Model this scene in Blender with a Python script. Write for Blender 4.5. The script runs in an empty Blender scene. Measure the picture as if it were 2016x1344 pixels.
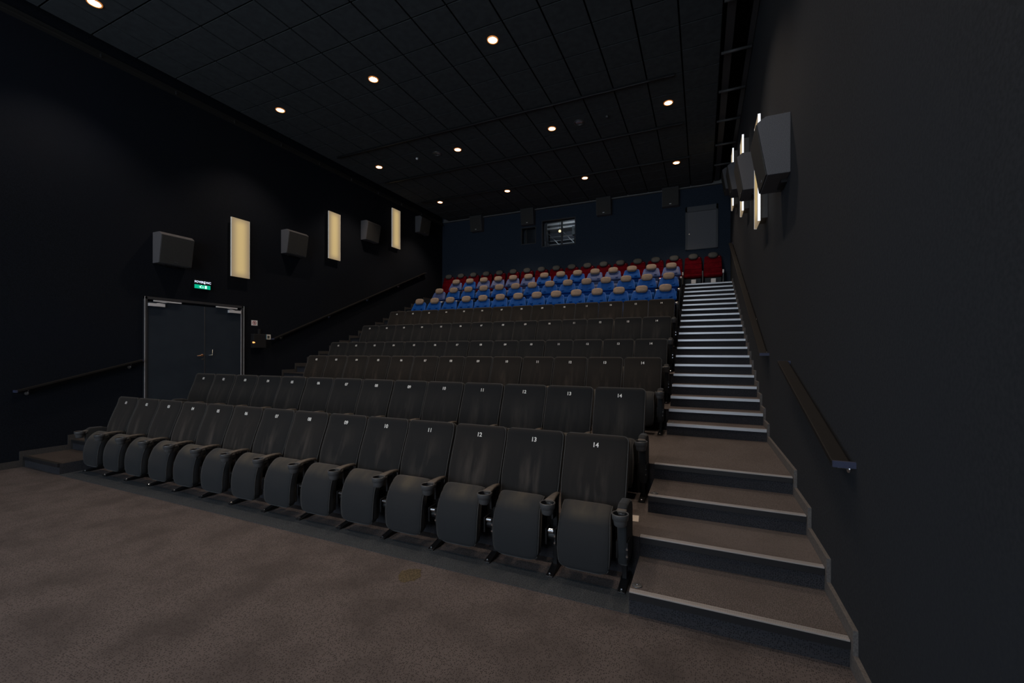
import bpy, bmesh, math, random
from mathutils import Vector, Matrix

random.seed(7)
PI = math.pi
SC = bpy.context.scene
COL = SC.collection

# ------------------------------------------------------------------ camera, world, exposure
CAM_H = 1.8401
FPX, Y0, YAW, PT, ROLL, CX = 840.9406, 693.9759, 0.41843, 0.00064551, 0.00186517, 0.23174
s_, c_ = math.sin(YAW), math.cos(YAW)
_f = Vector((-s_, c_, 0)); _u = Vector((0, 0, 1)); _r = Vector((c_, s_, 0))
_F = _f * math.cos(PT) + _u * math.sin(PT)
_V = _u * math.cos(PT) - _f * math.sin(PT)
_U2 = _r * math.cos(ROLL) + _V * math.sin(ROLL)
_V2 = _V * math.cos(ROLL) - _r * math.sin(ROLL)
cam_d = bpy.data.cameras.new('camera')
cam = bpy.data.objects.new('camera', cam_d)
COL.objects.link(cam)
m = Matrix.Identity(4)
for i in range(3):
    m[i][0] = _U2[i]; m[i][1] = _V2[i]; m[i][2] = -_F[i]
m[2][3] = CAM_H
cam.matrix_world = m
cam_d.sensor_width = 36.0
cam_d.lens = FPX * 36.0 / 2016.0
cam_d.shift_x = -CX / 2016.0
cam_d.shift_y = (Y0 - 672.0) / 2016.0
cam_d.clip_start = 0.02
SC.camera = cam

w = bpy.data.worlds.new('world'); SC.world = w; w.use_nodes = True
w.node_tree.nodes['Background'].inputs[0].default_value = (0, 0, 0, 1)
w.node_tree.nodes['Background'].inputs[1].default_value = 0.0
SC.view_settings.view_transform = 'Standard'
SC.view_settings.look = 'None'
SC.view_settings.gamma = 1.0
SC.view_settings.use_curve_mapping = False
SC.view_settings.exposure = 0.75

LAMP_W = 100.0            # each ceiling downlight
LAMP_COL = (1.0, 0.80, 0.64)
SCREEN_FILL_E = 1.7          # added cool fill glow on the unseen screen behind the camera
SCREEN_FILL_COL = (0.74, 0.86, 1.0)
PANEL_E = 0.33           # wall light diffusers

# ------------------------------------------------------------------ materials
def mat(name, col, rough=0.6, metal=0.0, emit=None, estr=0.0, spec=0.5, coat=0.0, sheen=0.0):
    M = bpy.data.materials.new(name); M.use_nodes = True
    b = M.node_tree.nodes['Principled BSDF']
    b.inputs['Base Color'].default_value = (*col, 1)
    b.inputs['Roughness'].default_value = rough
    b.inputs['Metallic'].default_value = metal
    b.inputs['Specular IOR Level'].default_value = spec
    b.inputs['Coat Weight'].default_value = coat
    b.inputs['Sheen Weight'].default_value = sheen
    if emit:
        b.inputs['Emission Color'].default_value = (*emit, 1)
        b.inputs['Emission Strength'].default_value = estr
    return M

def nn(M, typ, **kw):
    n = M.node_tree.nodes.new(typ)
    for k, v in kw.items():
        setattr(n, k, v)
    return n

def lk(M, a, b):
    M.node_tree.links.new(a, b)

def speckle(M, c1, c2, scale, coords='Object', detail=3, bump=0.0, bscale=None, scale3=(1, 1, 1), lo=0.35, hi=0.65, big=None):
    """two tone noise colour with optional bump and optional broad wear tone"""
    b = M.node_tree.nodes['Principled BSDF']
    tc = nn(M, 'ShaderNodeTexCoord'); mp = nn(M, 'ShaderNodeMapping')
    mp.inputs['Scale'].default_value = scale3
    lk(M, tc.outputs[coords], mp.inputs['Vector'])
    n = nn(M, 'ShaderNodeTexNoise'); n.inputs['Scale'].default_value = scale; n.inputs['Detail'].default_value = detail
    lk(M, mp.outputs[0], n.inputs['Vector'])
    r = nn(M, 'ShaderNodeValToRGB')
    r.color_ramp.elements[0].position = lo; r.color_ramp.elements[0].color = (*c1, 1)
    r.color_ramp.elements[1].position = hi; r.color_ramp.elements[1].color = (*c2, 1)
    lk(M, n.outputs['Fac'], r.inputs['Fac'])
    out = r.outputs['Color']
    if big:
        bscl, bcol, amt = big
        n2 = nn(M, 'ShaderNodeTexNoise'); n2.inputs['Scale'].default_value = bscl; n2.inputs['Detail'].default_value = 2
        lk(M, mp.outputs[0], n2.inputs['Vector'])
        r2 = nn(M, 'ShaderNodeValToRGB')
        r2.color_ramp.elements[0].position = 0.4; r2.color_ramp.elements[0].color = (0, 0, 0, 1)
        r2.color_ramp.elements[1].position = 0.7; r2.color_ramp.elements[1].color = (amt, amt, amt, 1)
        lk(M, n2.outputs['Fac'], r2.inputs['Fac'])
        mx = nn(M, 'ShaderNodeMix', data_type='RGBA')
        lk(M, r2.outputs['Color'], mx.inputs['Factor'])
        lk(M, out, mx.inputs['A']); mx.inputs['B'].default_value = (*bcol, 1)
        out = mx.outputs['Result']
    lk(M, out, b.inputs['Base Color'])
    if bump:
        bp = nn(M, 'ShaderNodeBump'); bp.inputs['Strength'].default_value = bump; bp.inputs['Distance'].default_value = 0.004
        lk(M, n.outputs['Fac'], bp.inputs['Height']); lk(M, bp.outputs[0], b.inputs['Normal'])
    return M

def carpet(name, ground, dot, patch, scale=88, amt=0.55):
    """looped carpet: light ground with small dark dots and broad worn patches"""
    M = mat(name, ground, 0.97, spec=0.08); b = M.node_tree.nodes['Principled BSDF']
    tc = nn(M, 'ShaderNodeTexCoord')
    v = nn(M, 'ShaderNodeTexVoronoi'); v.inputs['Scale'].default_value = scale; v.inputs['Randomness'].default_value = 0.6
    lk(M, tc.outputs['Object'], v.inputs['Vector'])
    r = nn(M, 'ShaderNodeValToRGB')
    r.color_ramp.elements[0].position = 0.20; r.color_ramp.elements[0].color = (*dot, 1)
    r.color_ramp.elements[1].position = 0.46; r.color_ramp.elements[1].color = (*ground, 1)
    lk(M, v.outputs['Distance'], r.inputs['Fac'])
    n = nn(M, 'ShaderNodeTexNoise'); n.inputs['Scale'].default_value = 2.6; n.inputs['Detail'].default_value = 5
    lk(M, tc.outputs['Object'], n.inputs['Vector'])
    r2 = nn(M, 'ShaderNodeValToRGB')
    r2.color_ramp.elements[0].position = 0.42; r2.color_ramp.elements[0].color = (0, 0, 0, 1)
    r2.color_ramp.elements[1].position = 0.68; r2.color_ramp.elements[1].color = (amt,) * 3 + (1,)
    lk(M, n.outputs['Fac'], r2.inputs['Fac'])
    mx = nn(M, 'ShaderNodeMix', data_type='RGBA'); lk(M, r2.outputs['Color'], mx.inputs['Factor'])
    lk(M, r.outputs['Color'], mx.inputs['A']); mx.inputs['B'].default_value = (*patch, 1)
    lk(M, mx.outputs['Result'], b.inputs['Base Color'])
    bp = nn(M, 'ShaderNodeBump'); bp.inputs['Strength'].default_value = 0.5; bp.inputs['Distance'].default_value = 0.003
    lk(M, v.outputs['Distance'], bp.inputs['Height']); lk(M, bp.outputs[0], b.inputs['Normal'])
    return M
CARPET = carpet('carpet', (0.112, 0.095, 0.091), (0.034, 0.029, 0.028), (0.050, 0.043, 0.041))
CARPET_STEP = carpet('step_carpet', (0.125, 0.108, 0.103), (0.055, 0.048, 0.046), (0.080, 0.068, 0.064), amt=0.4)
CARPET_SHADED = carpet('shaded_step_carpet', (0.075, 0.062, 0.056), (0.030, 0.025, 0.023), (0.045, 0.037, 0.034), amt=0.4)  # left step carpet, weaker light on that side put into the colour
CARPET_DARK = carpet('shaded_riser_carpet', (0.044, 0.044, 0.050), (0.016, 0.016, 0.018), (0.028, 0.028, 0.031), amt=0.4)  # riser copy of the step carpet, shade of upright faces put into its colour
STRIP_COOL = carpet('cool_grey_strip', (0.066, 0.073, 0.080), (0.024, 0.027, 0.030), (0.048, 0.052, 0.056), amt=0.3)
WALL_SIDE = speckle(mat('wall_cloth', (0.03,) * 3, 0.9, spec=0.2), (0.019, 0.022, 0.027), (0.028, 0.032, 0.038), 60, bump=0.3, detail=4, big=(0.5, (0.021, 0.027, 0.036), 0.6))
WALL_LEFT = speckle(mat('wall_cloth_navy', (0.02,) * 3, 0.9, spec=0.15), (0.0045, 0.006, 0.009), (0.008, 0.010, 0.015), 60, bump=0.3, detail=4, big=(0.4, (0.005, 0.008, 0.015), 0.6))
WALL_BACK = speckle(mat('wall_paint_navy', (0.02,) * 3, 0.85, spec=0.2), (0.019, 0.029, 0.047), (0.026, 0.038, 0.058), 30, bump=0.15, detail=4)
TILE = speckle(mat('ceiling_tile', (0.03,) * 3, 0.95, spec=0.1), (0.048, 0.054, 0.059), (0.062, 0.069, 0.075), 9, bump=0.3, detail=8, lo=0.3, hi=0.7)
VOID = mat('ceiling_void', (0.006, 0.006, 0.007), 0.95, spec=0.05)
RAILM = mat('trim_brown', (0.018, 0.016, 0.014), 0.7)
BLACKM = mat('black_metal', (0.008, 0.008, 0.009), 0.42, spec=0.4)
BLACKP = mat('black_plastic', (0.075, 0.076, 0.078), 0.32)
CHROME = mat('chrome', (0.75, 0.76, 0.78), 0.18, 1.0)
STEEL = mat('brushed_steel', (0.55, 0.56, 0.58), 0.32, 1.0)
NOSEM = mat('ribbed_aluminium', (0.70, 0.71, 0.74), 0.42, 0.85)
NOSET = mat('nosing_top', (0.55, 0.51, 0.49), 0.35, 0.5)
NOSED = mat('nosing_dark_strip', (0.012, 0.012, 0.014), 0.5)  # near-black, between the ribs and on the lower nosing fronts
SPKM = speckle(mat('speaker_shell', (0.1,) * 3, 0.75, spec=0.3), (0.085, 0.085, 0.092), (0.115, 0.115, 0.125), 120, bump=0.2)
GRILLE = speckle(mat('speaker_grille', (0.1,) * 3, 0.85, spec=0.2), (0.035, 0.035, 0.034), (0.062, 0.061, 0.058), 220, bump=0.3)
WHITE = mat('white', (0.72, 0.72, 0.72), 0.6)
NUMW = mat('number_white', (0.85, 0.84, 0.80), 0.7, emit=(1, 0.98, 0.92), estr=0.0)
DOORM = speckle(mat('door_paint', (0.05,) * 3, 0.5, spec=0.3), (0.022, 0.031, 0.044), (0.027, 0.037, 0.051), 3, detail=4)
DOORG = mat('door_grey', (0.105, 0.11, 0.125), 0.6)
FRAMEM = mat('door_frame', (0.17, 0.17, 0.17), 0.45, 0.3)
DARKFR = mat('dark_frame', (0.035, 0.036, 0.04), 0.55)
SKIRT = speckle(mat('skirting', (0.1,) * 3, 0.8), (0.085, 0.078, 0.075), (0.13, 0.12, 0.115), 90, detail=2)
SKIRTD = speckle(mat('shaded_skirting', (0.05,) * 3, 0.8), (0.030, 0.027, 0.025), (0.050, 0.045, 0.042), 90, detail=2)  # left skirting, same board with the dim side's shade put into its colour
ARMLEA = speckle(mat('arm_pad', (0.1,) * 3, 0.55, spec=0.3), (0.075, 0.066, 0.058), (0.135, 0.115, 0.095), 12, detail=4)
PIPING = mat('piping', (0.050, 0.050, 0.049), 0.8)
BOOTH = mat('booth_wall', (0.10, 0.11, 0.13), 0.8)
GLASS = mat('glass', (0.8, 0.85, 0.9), 0.02, spec=0.5)
GLASS.node_tree.nodes['Principled BSDF'].inputs['Transmission Weight'].default_value = 1.0
GLASS.node_tree.nodes['Principled BSDF'].inputs['IOR'].default_value = 1.05
STAIN = speckle(mat('dried_stain', (0.080, 0.062, 0.030), 0.95, spec=.1), (0.055, 0.045, 0.030), (0.125, 0.098, 0.060), 60, detail=3)

def fabric(name, c1, c2, wear, wamt, z0=1.02, z1=0.72, xw=0.22, xs=13, p0=0.45):
    """upholstery; lower front of the back carries rubbed vertical streaks, different on each seat"""
    M = mat(name, c1, 0.85, spec=0.25, sheen=0.12)
    b = M.node_tree.nodes['Principled BSDF']
    b.inputs['Sheen Roughness'].default_value = 0.4
    tc = nn(M, 'ShaderNodeTexCoord'); oi = nn(M, 'ShaderNodeObjectInfo')
    vm = nn(M, 'ShaderNodeVectorMath', operation='SCALE'); vm.inputs[0].default_value = (7, 11, 5)
    lk(M, oi.outputs['Random'], vm.inputs['Scale'])
    ad = nn(M, 'ShaderNodeVectorMath', operation='ADD')
    lk(M, tc.outputs['Object'], ad.inputs[0]); lk(M, vm.outputs[0], ad.inputs[1])
    mp = nn(M, 'ShaderNodeMapping'); mp.inputs['Scale'].default_value = (xs, 2, 2.2)
    lk(M, ad.outputs[0], mp.inputs['Vector'])
    n = nn(M, 'ShaderNodeTexNoise'); n.inputs['Scale'].default_value = 1.0; n.inputs['Detail'].default_value = 3
    lk(M, mp.outputs[0], n.inputs['Vector'])
    r = nn(M, 'ShaderNodeValToRGB')
    r.color_ramp.elements[0].position = p0; r.color_ramp.elements[0].color = (0, 0, 0, 1)
    r.color_ramp.elements[1].position = p0 + .3; r.color_ramp.elements[1].color = (1, 1, 1, 1)
    lk(M, n.outputs['Fac'], r.inputs['Fac'])
    sep = nn(M, 'ShaderNodeSeparateXYZ'); lk(M, tc.outputs['Object'], sep.inputs[0])
    # wear band centred at the lumbar height
    mr = nn(M, 'ShaderNodeMapRange'); mr.inputs['From Min'].default_value = z0; mr.inputs['From Max'].default_value = z1
    lk(M, sep.outputs['Z'], mr.inputs['Value'])
    ab = nn(M, 'ShaderNodeMath', operation='ABSOLUTE'); lk(M, sep.outputs['X'], ab.inputs[0])
    mr2 = nn(M, 'ShaderNodeMapRange'); mr2.inputs['From Min'].default_value = xw; mr2.inputs['From Max'].default_value = 0.04
    lk(M, ab.outputs[0], mr2.inputs['Value'])
    m1 = nn(M, 'ShaderNodeMath', operation='MULTIPLY'); lk(M, mr.outputs[0], m1.inputs[0]); lk(M, mr2.outputs[0], m1.inputs[1])
    m2 = nn(M, 'ShaderNodeMath', operation='MULTIPLY'); lk(M, m1.outputs[0], m2.inputs[0]); lk(M, r.outputs['Color'], m2.inputs[1])
    m3 = nn(M, 'ShaderNodeMath', operation='MULTIPLY'); lk(M, m2.outputs[0], m3.inputs[0]); m3.inputs[1].default_value = wamt
    n3 = nn(M, 'ShaderNodeTexNoise'); n3.inputs['Scale'].default_value = 3.0; n3.inputs['Detail'].default_value = 5
    lk(M, ad.outputs[0], n3.inputs['Vector'])
    base = nn(M, 'ShaderNodeMix', data_type='RGBA'); base.inputs['A'].default_value = (*c1, 1); base.inputs['B'].default_value = (*c2, 1)
    # per seat tone: some seats are browner, some cooler
    m4 = nn(M, 'ShaderNodeMath', operation='MULTIPLY_ADD'); m4.inputs[1].default_value = 0.7
    lk(M, oi.outputs['Random'], m4.inputs[0]); 
    m5 = nn(M, 'ShaderNodeMath', operation='MULTIPLY'); m5.inputs[1].default_value = 0.5; lk(M, n3.outputs['Fac'], m5.inputs[0])
    lk(M, m5.outputs[0], m4.inputs[2]); lk(M, m4.outputs[0], base.inputs['Factor'])
    mx = nn(M, 'ShaderNodeMix', data_type='RGBA'); lk(M, m3.outputs[0], mx.inputs['Factor'])
    lk(M, base.outputs['Result'], mx.inputs['A']); mx.inputs['B'].default_value = (*wear, 1)
    lk(M, mx.outputs['Result'], b.inputs['Base Color'])
    n4 = nn(M, 'ShaderNodeTexNoise'); n4.inputs['Scale'].default_value = 300; lk(M, tc.outputs['Object'], n4.inputs['Vector'])
    bp = nn(M, 'ShaderNodeBump'); bp.inputs['Strength'].default_value = 0.25; bp.inputs['Distance'].default_value = 0.002
    lk(M, n4.outputs['Fac'], bp.inputs['Height']); lk(M, bp.outputs[0], b.inputs['Normal'])
    return M

FAB = fabric('black_velour', (0.0100, 0.0112, 0.0125), (0.0155, 0.0140, 0.0130), (0.11, 0.09, 0.076), 0.52)
FABN = fabric('charcoal_velour', (0.0085, 0.0098, 0.0112), (0.0115, 0.0118, 0.0122), (0.07, 0.062, 0.055), 0.40)
FABR = fabric('brown_black_velour', (0.0105, 0.0092, 0.0080), (0.0150, 0.0122, 0.0100), (0.09, 0.070, 0.055), 0.42)
FABC = fabric('black_velour_cushion', (0.021, 0.024, 0.027), (0.024, 0.025, 0.027), (0.090, 0.076, 0.055), 0.7, z0=.49, z1=.56, xw=.30, xs=5, p0=.28)
BLUE = speckle(mat('blue_leatherette', (0.02, 0.08, 0.4), 0.6, spec=0.12), (0.003, 0.055, 0.25), (0.005, 0.090, 0.38), 7, detail=3)
BLUEW = speckle(mat('faded_blue_leatherette', (0.05, 0.1, 0.3), 0.5, spec=0.3), (0.045, 0.075, 0.20), (0.080, 0.115, 0.27), 7, detail=3)
BLUEP = mat('blue_piping', (0.06, 0.18, 0.55), 0.6)
TAN = speckle(mat('tan_headrest', (0.3, 0.2, 0.15), 0.65, spec=0.3), (0.21, 0.165, 0.135), (0.33, 0.235, 0.165), 9, detail=3)
RED = speckle(mat('red_leatherette', (0.2, 0, 0), 0.8, spec=0.05), (0.085, 0.001, 0.005), (0.14, 0.002, 0.008), 8, detail=3)
DGREY = speckle(mat('grey_headrest', (0.06,) * 3, 0.7), (0.050, 0.052, 0.048), (0.085, 0.085, 0.078), 9)

# ------------------------------------------------------------------ geometry helpers
def link(name, bm, m, parent=None, smooth=False, mats=None, bev=0):
    me = bpy.data.meshes.new(name)
    bmesh.ops.recalc_face_normals(bm, faces=bm.faces)
    bm.to_mesh(me); bm.free()
    for x in (mats or [m]):
        me.materials.append(x)
    if smooth:
        me.shade_smooth() if hasattr(me, 'shade_smooth') else None
        for p in me.polygons: p.use_smooth = True
    o = bpy.data.objects.new(name, me); COL.objects.link(o)
    if parent is not None: o.parent = parent
    if bev:
        bv = o.modifiers.new('bevel', 'BEVEL'); bv.width = bev; bv.segments = 2; bv.limit_method = 'ANGLE'; bv.angle_limit = 0.7
    return o

def box(bm, x0, x1, y0, y1, z0, z1, mi=0):
    v = [bm.verts.new(p) for p in ((x0, y0, z0), (x1, y0, z0), (x1, y1, z0), (x0, y1, z0), (x0, y0, z1), (x1, y0, z1), (x1, y1, z1), (x0, y1, z1))]
    for f in ((0, 3, 2, 1), (4, 5, 6, 7), (0, 1, 5, 4), (1, 2, 6, 5), (2, 3, 7, 6), (3, 0, 4, 7)):
        fc = bm.faces.new([v[i] for i in f]); fc.material_index = mi
    return bm

def B(*a, **k):
    bm = bmesh.new(); box(bm, *a, **k); return bm

def prism(bm, pts, axis, a, b, mi=0):
    """polygon pts (2D) extruded along axis from a to b.  axis 0: pts are (y,z); 1: (x,z); 2: (x,y)"""
    def P(p, t):
        return {0: (t, p[0], p[1]), 1: (p[0], t, p[1]), 2: (p[0], p[1], t)}[axis]
    A = [bm.verts.new(P(p, a)) for p in pts]; Bv = [bm.verts.new(P(p, b)) for p in pts]
    n = len(pts)
    bm.faces.new(A).material_index = mi; bm.faces.new(Bv[::-1]).material_index = mi
    for i in range(n):
        bm.faces.new((A[i], Bv[i], Bv[(i + 1) % n], A[(i + 1) % n])).material_index = mi
    return bm

def tube(bm, path, r, n=8, closed=False, cap=True):
    path = [Vector(p) for p in path]; rings = []
    for i, p in enumerate(path):
        a = path[i - 1] if (i or closed) else path[i]; b = path[(i + 1) % len(path)] if (i < len(path) - 1 or closed) else path[i]
        t = (b - a).normalized()
        ref = Vector((0, 0, 1)) if abs(t.z) < 0.9 else Vector((1, 0, 0))
        u = t.cross(ref).normalized(); v = t.cross(u)
        rings.append([bm.verts.new(p + (u * math.cos(2 * PI * k / n) + v * math.sin(2 * PI * k / n)) * r) for k in range(n)])
    for i in range(len(rings) - (0 if closed else 1)):
        A, Bq = rings[i], rings[(i + 1) % len(rings)]
        for k in range(n):
            bm.faces.new((A[k], A[(k + 1) % n], Bq[(k + 1) % n], Bq[k]))
    if cap and not closed:
        bm.faces.new(rings[0][::-1]); bm.faces.new(rings[-1])
    return bm

def lathe(bm, prof, c, axis=2, n=20, closed=True):
    """prof: list of (r, h) swept round axis through c"""
    rings = []
    for r, h in prof:
        ring = []
        for k in range(n):
            a = 2 * PI * k / n; ca, sa = r * math.cos(a), r * math.sin(a)
            p = {2: (ca, sa, h), 0: (h, ca, sa), 1: (ca, h, sa)}[axis]
            ring.append(bm.verts.new((c[0] + p[0], c[1] + p[1], c[2] + p[2])))
        rings.append(ring)
    for A, Bq in zip(rings, rings[1:]):
        for k in range(n):
            bm.faces.new((A[k], A[(k + 1) % n], Bq[(k + 1) % n], Bq[k]))
    if closed:
        bm.faces.new(rings[0][::-1]); bm.faces.new(rings[-1])
    return bm

def loft(bm, stations, n=20, ex=5.0):
    """stations: (y, z, ny, nz, halfwidth, halfthick); superellipse section in (x, normal)"""
    rings = []
    for (y, z, ny, nz, hw, ht) in stations:
        ring = []
        for k in range(n):
            a = 2 * PI * (k + 0.5) / n
            ca, sa = math.cos(a), math.sin(a)
            x = hw * math.copysign(abs(ca) ** (2 / ex), ca)
            t = ht * math.copysign(abs(sa) ** (2 / ex), sa)
            t *= 1.0 + 0.10 * (1 - (x / max(hw, 1e-6)) ** 2)
            ring.append(bm.verts.new((x, y + ny * t, z + nz * t)))
        rings.append(ring)
    for A, Bq in zip(rings, rings[1:]):
        for k in range(n):
            bm.faces.new((A[k], A[(k + 1) % n], Bq[(k + 1) % n], Bq[k]))
    bm.faces.new(rings[0][::-1]); bm.faces.new(rings[-1])
    return bm

def cr(pts, n):
    """Catmull-Rom through (y,z) points, n samples, returns points and normals facing -y"""
    P = [Vector(p) for p in pts]; P = [P[0] * 2 - P[1]] + P + [P[-1] * 2 - P[-2]]
    out = []; seg = len(P) - 3
    for i in range(n):
        t = i / (n - 1) * seg; k = min(int(t), seg - 1); t -= k
        a, b, c, d = P[k:k + 4]
        out.append(0.5 * ((2 * b) + (c - a) * t + (2 * a - 5 * b + 4 * c - d) * t * t + (3 * b - a - 3 * c + d) * t ** 3))
    res = []
    for i, p in enumerate(out):
        t = (out[min(i + 1, n - 1)] - out[max(i - 1, 0)]).normalized()
        res.append((p, Vector((-t.y, t.x))))      # tangent going up -> normal toward -y
    return res

def pad(center, width_fn, thick, r0, r1, n=22, ex=5.0, tedge=0.5):
    C = cr(center, n)
    L = [0]
    for i in range(1, n): L.append(L[-1] + (C[i][0] - C[i - 1][0]).length)
    T = L[-1]; st = []
    # denser stations at the ends for the rounded corners
    for i in range(n):
        d0, d1 = L[i], T - L[i]; hw = width_fn(L[i] / T)
        def rd(d, r): return r - math.sqrt(max(0, r * r - (r - d) ** 2)) if d < r else 0
        hw -= rd(max(d0, 0.001), r0) + rd(max(d1, 0.001), r1)
        te = min(1, (min(d0, d1) + 0.004) / 0.035); th = thick * (tedge + (1 - tedge) * math.sqrt(max(0, 1 - (1 - te) ** 2)))
        p, nm = C[i]; st.append((p.x, p.y, nm.x, nm.y, hw, th))
    bm = bmesh.new(); loft(bm, st, ex=ex)
    return bm, st

def outline(st, off, k=1.0):
    """piping path round the front edge of a lofted pad"""
    L, R = [], []
    for (y, z, ny, nz, hw, th) in st:
        L.append((-hw * k, y + ny * th * off, z + nz * th * off)); R.append((hw * k, y + ny * th * off, z + nz * th * off))
    return R + L[::-1]

def empty(name, loc=(0, 0, 0), rz=0):
    o = bpy.data.objects.new(name, None); COL.objects.link(o)
    o.location = loc; o.rotation_euler = (0, 0, rz); o.empty_display_size = 0.1
    return o

def tag(o, label, cat, group=None, kind=None):
    o['label'] = label; o['category'] = cat
    if group: o['group'] = group
    if kind: o['kind'] = kind
    return o

def struct(o):
    o['kind'] = 'structure'; return o

def copy_tree(o, parent=None):
    kids = [c for c in o.children]
    c = o.copy(); COL.objects.link(c)
    if parent is not None: c.parent = parent
    for k in kids: copy_tree(k, c)
    return c

def text_mesh(txt, size, extrude=0.001, bold=0.012, align='CENTER'):
    cu = bpy.data.curves.new('lettering', 'FONT'); cu.body = txt; cu.size = size
    cu.extrude = extrude; cu.offset = bold * size; cu.align_x = align; cu.align_y = 'CENTER'
    ob = bpy.data.objects.new('lettering', cu); COL.objects.link(ob)
    dg = bpy.context.evaluated_depsgraph_get()
    me = bpy.data.meshes.new_from_object(ob.evaluated_get(dg))
    bpy.data.objects.remove(ob); bpy.data.curves.remove(cu)
    return me

# ------------------------------------------------------------------ dimensions of the hall
RISE = 0.1635
LV = lambda i: RISE * i
ST = {1: 3.086, 2: 3.657, 3: 4.237, 4: 4.816}
for i in range(5, 25): ST[i] = 6.603 + 0.3845 * (i - 5)
XL, XR, XW, XLW = -0.469, 0.795, 0.82, -9.98      # stair left edge, right edge, right wall, left wall
XS = -8.80                                         # where the left stairs begin
YB, YF, ZC = 15.2, -5.0, 7.3
ORD = ['first', 'second', 'third', 'fourth', 'fifth', 'sixth', 'seventh', 'eighth', 'ninth', 'tenth', 'eleventh', 'twelfth',
       'thirteenth', 'fourteenth', 'fifteenth', 'sixteenth', 'seventeenth', 'eighteenth', 'nineteenth', 'twentieth',
       'twenty-first', 'twenty-second', 'twenty-third', 'twenty-fourth']

# floor, walls
struct(link('floor', B(XLW - .2, XW + .2, YF - .2, ST[1] + .6, -0.2, 0.0), CARPET))
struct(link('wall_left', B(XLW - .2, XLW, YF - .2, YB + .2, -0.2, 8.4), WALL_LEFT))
struct(link('wall_right', B(XW, XW + .2, YF - .2, YB + .2, -0.2, 8.4), WALL_SIDE))
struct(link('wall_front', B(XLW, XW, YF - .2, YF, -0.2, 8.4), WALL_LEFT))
# back wall with two booth openings
W1 = (-6.385, -5.775, 6.005, 6.655)
W2 = (-5.545, -4.23, 5.83, 6.83)
bm = bmesh.new()
zb = LV(24) - 0.2
box(bm, XLW, W1[0], YB, YB + .35, -0.2, 8.4)
box(bm, W1[0], W1[1], YB, YB + .35, -0.2, W1[2]); box(bm, W1[0], W1[1], YB, YB + .35, W1[3], 8.4)
box(bm, W1[1], W2[0], YB, YB + .35, -0.2, 8.4)
box(bm, W2[0], W2[1], YB, YB + .35, -0.2, W2[2]); box(bm, W2[0], W2[1], YB, YB + .35, W2[3], 8.4)
box(bm, W2[1], XW, YB, YB + .35, -0.2, 8.4)
struct(link('wall_back', bm, WALL_BACK))

# ceiling: separate dark tiles with open joints under a black void, raised margins along both side walls
bm = bmesh.new()
xs = [-9.62, -9.02] + [-9.02 + 0.667 * k for k in range(1, 14)] + [0.30]
ys = [3.77 + 0.6437 * k for k in range(-14, 18)] + [YB]
g = 0.014
for i in range(len(xs) - 1):
    for j in range(len(ys) - 1):
        y0t, y1t = max(ys[j], YF), min(ys[j + 1], YB)
        if y1t - y0t < 0.05: continue
        box(bm, xs[i] + g, xs[i + 1] - g, y0t + g, y1t - g, ZC, ZC + 0.018, 0)
box(bm, -9.63, 0.31, YF, YB, ZC + 0.045, ZC + 0.08, 1)
box(bm, -9.63, -9.60, YF, YB, ZC + 0.02, ZC + 0.6, 1)
box(bm, 0.28, 0.31, YF, YB, ZC + 0.02, ZC + 0.6, 1)
box(bm, XLW, XW, YF, YB, ZC + 0.6, ZC + 0.7, 1)
struct(link('ceiling', bm, TILE, mats=[TILE, VOID]))

# trim round the ceiling
bm = bmesh.new(); box(bm, XLW, XLW + .05, YF, YB, 7.17, 7.27); box(bm, XLW, XLW + .10, YF, YB, 7.15, 7.175)
struct(link('trim_1', bm, RAILM))
bm = bmesh.new(); box(bm, XLW + .1, XW, YB - .06, YB, 7.27, 7.40); box(bm, XLW + .1, XW, YB - .10, YB - .005, 7.25, 7.275)
struct(link('trim_2', bm, FRAMEM))
# ------------------------------------------------------------------ raked seating tiers
TL = [2, 4, 6, 9, 12, 15, 18, 21, 24]
for k, lv in enumerate(TL):
    y1 = ST[TL[k + 1]] if k + 1 < len(TL) else YB
    x0, x1 = (XLW, XW) if lv == 24 else (XS, XL)
    bm = bmesh.new()
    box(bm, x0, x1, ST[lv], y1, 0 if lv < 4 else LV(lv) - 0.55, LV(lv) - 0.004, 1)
    box(bm, x0, x1, ST[lv] - 0.012, y1, LV(lv) - 0.004, LV(lv) + 0.002, 0)
    o = link('seating_tier', bm, CARPET_STEP, mats=[CARPET_STEP, CARPET_DARK]); o['kind'] = 'structure'

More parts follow.
